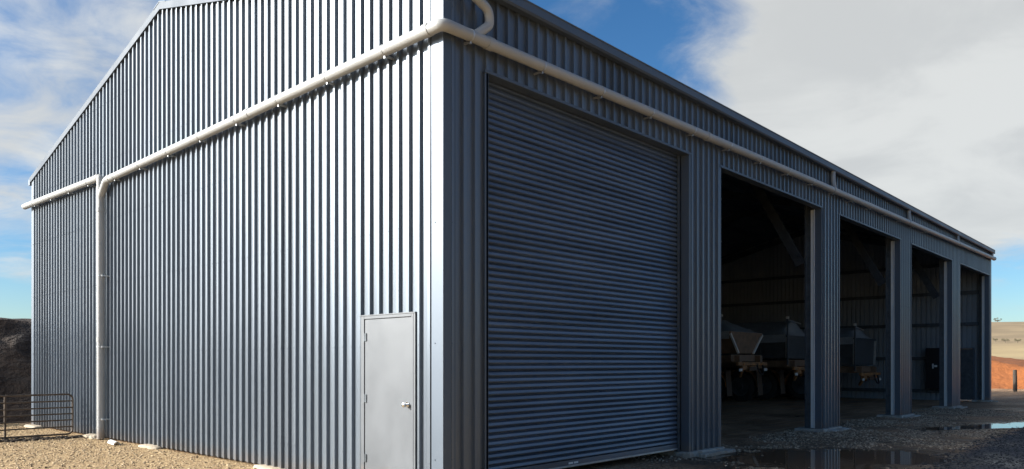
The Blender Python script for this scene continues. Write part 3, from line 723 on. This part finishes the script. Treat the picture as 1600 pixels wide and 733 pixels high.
lump('concrete_pad', 'pale concrete lump at the foot of the gable wall beside the downpipe', 'concrete', -.10, 10.75, .12, .32, .06, MT['stone'], 3)
lump('concrete_pad', 'pale concrete lump at the wall foot nearest the bottom edge of the photo', 'concrete', -.03, 3.75, .12, .40, .035, MT['stone'], 4)
mb = MB()
n = 14; ring = []
for q in (-.25, .25):
    for k in range(n): a_ = math.pi * k / (n - 1); ring.append((q, math.cos(a_) * .06, math.sin(a_) * .06))
    for k in range(n): a_ = math.pi * (1 - k / (n - 1)); ring.append((q, math.cos(a_) * .052, math.sin(a_) * .052))
m_ = 2 * n; mb.add(ring, [(k, (k + 1) % m_, m_ + (k + 1) % m_, m_ + k) for k in range(m_)] + [tuple(range(m_)), tuple(range(m_, 2 * m_))[::-1]])
o = mb.build('pipe_offcut', MT['white'], None, True); o.location = (-.30, 9.05, .015); o.rotation_euler = (0, 0, R_(82)); tag(o, 'white plastic pipe offcut lying on the gravel by the gable wall', 'offcut')

# earth bank on the left
bvs = []; xs = np.linspace(-22, 14, 150); tt = np.linspace(0, 1, 26)
for t_ in tt:
    for x in xs:
        yb = 16.3 + .5 * fbm(x, 1, .3) if x < 3 else 17.0
        if t_ < .5: q = t_ / .5; y = yb + q * 4.0; z = (q ** .9) * 3.02
        else: q = (t_ - .5) / .5; y = yb + 4.0 + q * 14; z = 3.02 - .1 * q
        s_ = min(1, t_ * 6)
        bvs.append((x + .2 * s_ * fbm(x, y, .7), y + .25 * s_ * fbm(x + 3, z + y, .9), z - .05 + s_ * (.04 * fbm(x, y, 1.1) + .03 * fbm(x, y, 4))))
nb = len(xs); o = mesh_obj('earth_bank', bvs, [(j * nb + i, j * nb + i + 1, (j + 1) * nb + i + 1, (j + 1) * nb + i) for j in range(len(tt) - 1) for i in range(nb - 1)], MT['bankm'], None, True); tag(o, kind='structure')
# orange clay mound to the right, far
N_ = 120; vs = []
for j in range(N_ + 1):
    for i in range(N_ + 1):
        x = 44 + 40 * i / N_; y = -18 + 44 * j / N_
        ff = (x - 48.3) * .985 + (y - 2.5) * .10     # distance past the toe line facing the camera
        crest = 1.15 + .95 / (1 + math.exp(-(y - 3.3) * .9)) + .5 / (1 + math.exp(-(y - 9) * .6))
        z = min(max(ff, -1) * .50, crest); z -= max(0, ff - 16) * .3
        z = min(z, crest) + (.10 * fbm(x, y, .5) + .05 * fbm(x, y, 2.2) if ff > 0 else 0)
        z = min(z, (26 - y) * .5, (y + 18) * .4)
        vs.append((x, y, max(z, -.3)))
o = mesh_obj('clay_mound', vs, [(j * (N_ + 1) + i, j * (N_ + 1) + i + 1, (j + 1) * (N_ + 1) + i + 1, (j + 1) * (N_ + 1) + i) for j in range(N_) for i in range(N_)], MT['orange'], None, True); tag(o, kind='structure')
# hills all round
m = bpy.data.materials.new('dry_pasture'); m.use_nodes = True; nt = m.node_tree; p = nt.nodes['Principled BSDF']; p.inputs['Roughness'].default_value = .95
t = N('ShaderNodeTexCoord'); P = t.outputs['Object']; sp = N('ShaderNodeSeparateXYZ'); L(P, sp.inputs[0])
hc = mix(ramp(noise(.02, 6), .4, .62), (.36, .27, .135), (.27, .195, .10)); hz_ = ramp(M('ADD', sp.outputs['Z'], M('MULTIPLY', noise(.03, 5), 3.)), 6.5, 9.5)
hc = mix(hz_, hc, mix(ramp(noise(.05, 6), .4, .6), (.20, .145, .08), (.26, .19, .105))); hc = mix(ramp(noise(.4, 6), .55, .75, 0, .4), hc, (.20, .14, .08)); L(hc, p.inputs['Base Color'])
vs = []; nr, na = 44, 220
def hillz(r, a):
    x, y = r * math.cos(a), r * math.sin(a)
    k = max(0, (r - 95) / 420); k = min(k, 1)
    k = k * k * (3 - 2 * k)
    return -.6 + .6 * min(1, (r - 85) / 15) + 23 * k * (1 + .22 * mn.noise(Vector((math.cos(a) * 2.5, math.sin(a) * 2.5, .3)))) + 1.0 * k * fbm(x, y, .012)
for j in range(nr):
    r = 85 * (1150 / 85) ** (j / (nr - 1))
    for i in range(na):
        a = 2 * math.pi * i / na; vs.append((r * math.cos(a), r * math.sin(a), hillz(r, a)))
o = mesh_obj('hills', vs, [(j * na + i, j * na + (i + 1) % na, (j + 1) * na + (i + 1) % na, (j + 1) * na + i) for j in range(nr - 1) for i in range(na)], m, None, True); tag(o, kind='structure')
# trees far off
def on_hill(u, r):
    d = Fv + Rv * ((u - U0) / FPX); d.normalize()
    lo, hi = 0, 2000
    for _ in range(40):
        md = (lo + hi) / 2; q = CAM + d * md
        if math.hypot(q.x, q.y) < r: lo = md
        else: hi = md
    return q.x, q.y, hillz(r, math.atan2(q.y, q.x))
def tree(u, r, h, w, sparse, label):
    x, y, z = on_hill(u, r); T = empty('tree', label, 'tree', (x, y, z - .1), 0, 'small trees on the dry hills')
    e = MB(); e.tube([(0, 0, -.2), (.05 * h, 0, h * .35), (.02 * h, .03 * h, h * .7)], .05 * h, 8, True, [.05 * h, .04 * h, .015 * h])
    for k in range(6):
        a_ = k * 1.05; e.tube([(.04 * h, 0, h * (.3 + .05 * k)), (math.cos(a_) * w * .35, math.sin(a_) * w * .35, h * (.62 + .05 * k))], .02 * h, 6, True, [.022 * h, .008 * h])
    e.build('trunk', MT['bark'], T)
    vs = []; fs = []
    cl = [(random.uniform(-.4, .4) * w, random.uniform(-.4, .4) * w, h * random.uniform(.5, .95), random.uniform(.10, .22) * w) for _ in range(14 if not sparse else 7)]
    for _ in range(900 if not sparse else 420):
        c = random.choice(cl); d = Vector([random.gauss(0, 1) for _ in range(3)]).normalized() * c[3] * random.random() ** .4
        q = Vector(c[:3]) + Vector((d.x, d.y, d.z * .6)); s_ = .035 * h
        a1 = Vector([random.gauss(0, 1) for _ in range(3)]).normalized() * s_; a2 = a1.cross(Vector([random.gauss(0, 1) for _ in range(3)])).normalized() * s_
        b0 = len(vs); vs += [q - a1, q + a2, q + a1, q - a2]; fs.append((b0, b0 + 1, b0 + 2, b0 + 3))
    mesh_obj('crown', vs, fs, MT['straw'], T)
tree(1559, 520, 3.8, 5.0, True, 'sparse tree standing on the skyline of the hill, leftmost')
tree(1571, 250, 1.2, 2.2, False, 'low dark bush in the pasture, second from the shed corner')
tree(1555, 255, 1.1, 1.6, False, 'low dark bush in the pasture right beside the shed corner')
tree(1590, 248, 1.3, 2.0, False, 'low dark bush in the pasture nearest the right edge')
# timber post
e = MB(); e.tube([(0, 0, -.2), (.01, 0, .5), (.0, .01, 1.17), (0, .01, 1.2)], .1, 10, True, [.105, .10, .095, .08]); o = e.build('fence_post', MT['wood'], None, True); o.location = (43.4, 1.25, 0); tag(o, 'weathered grey timber post standing before the orange clay mound', 'post')
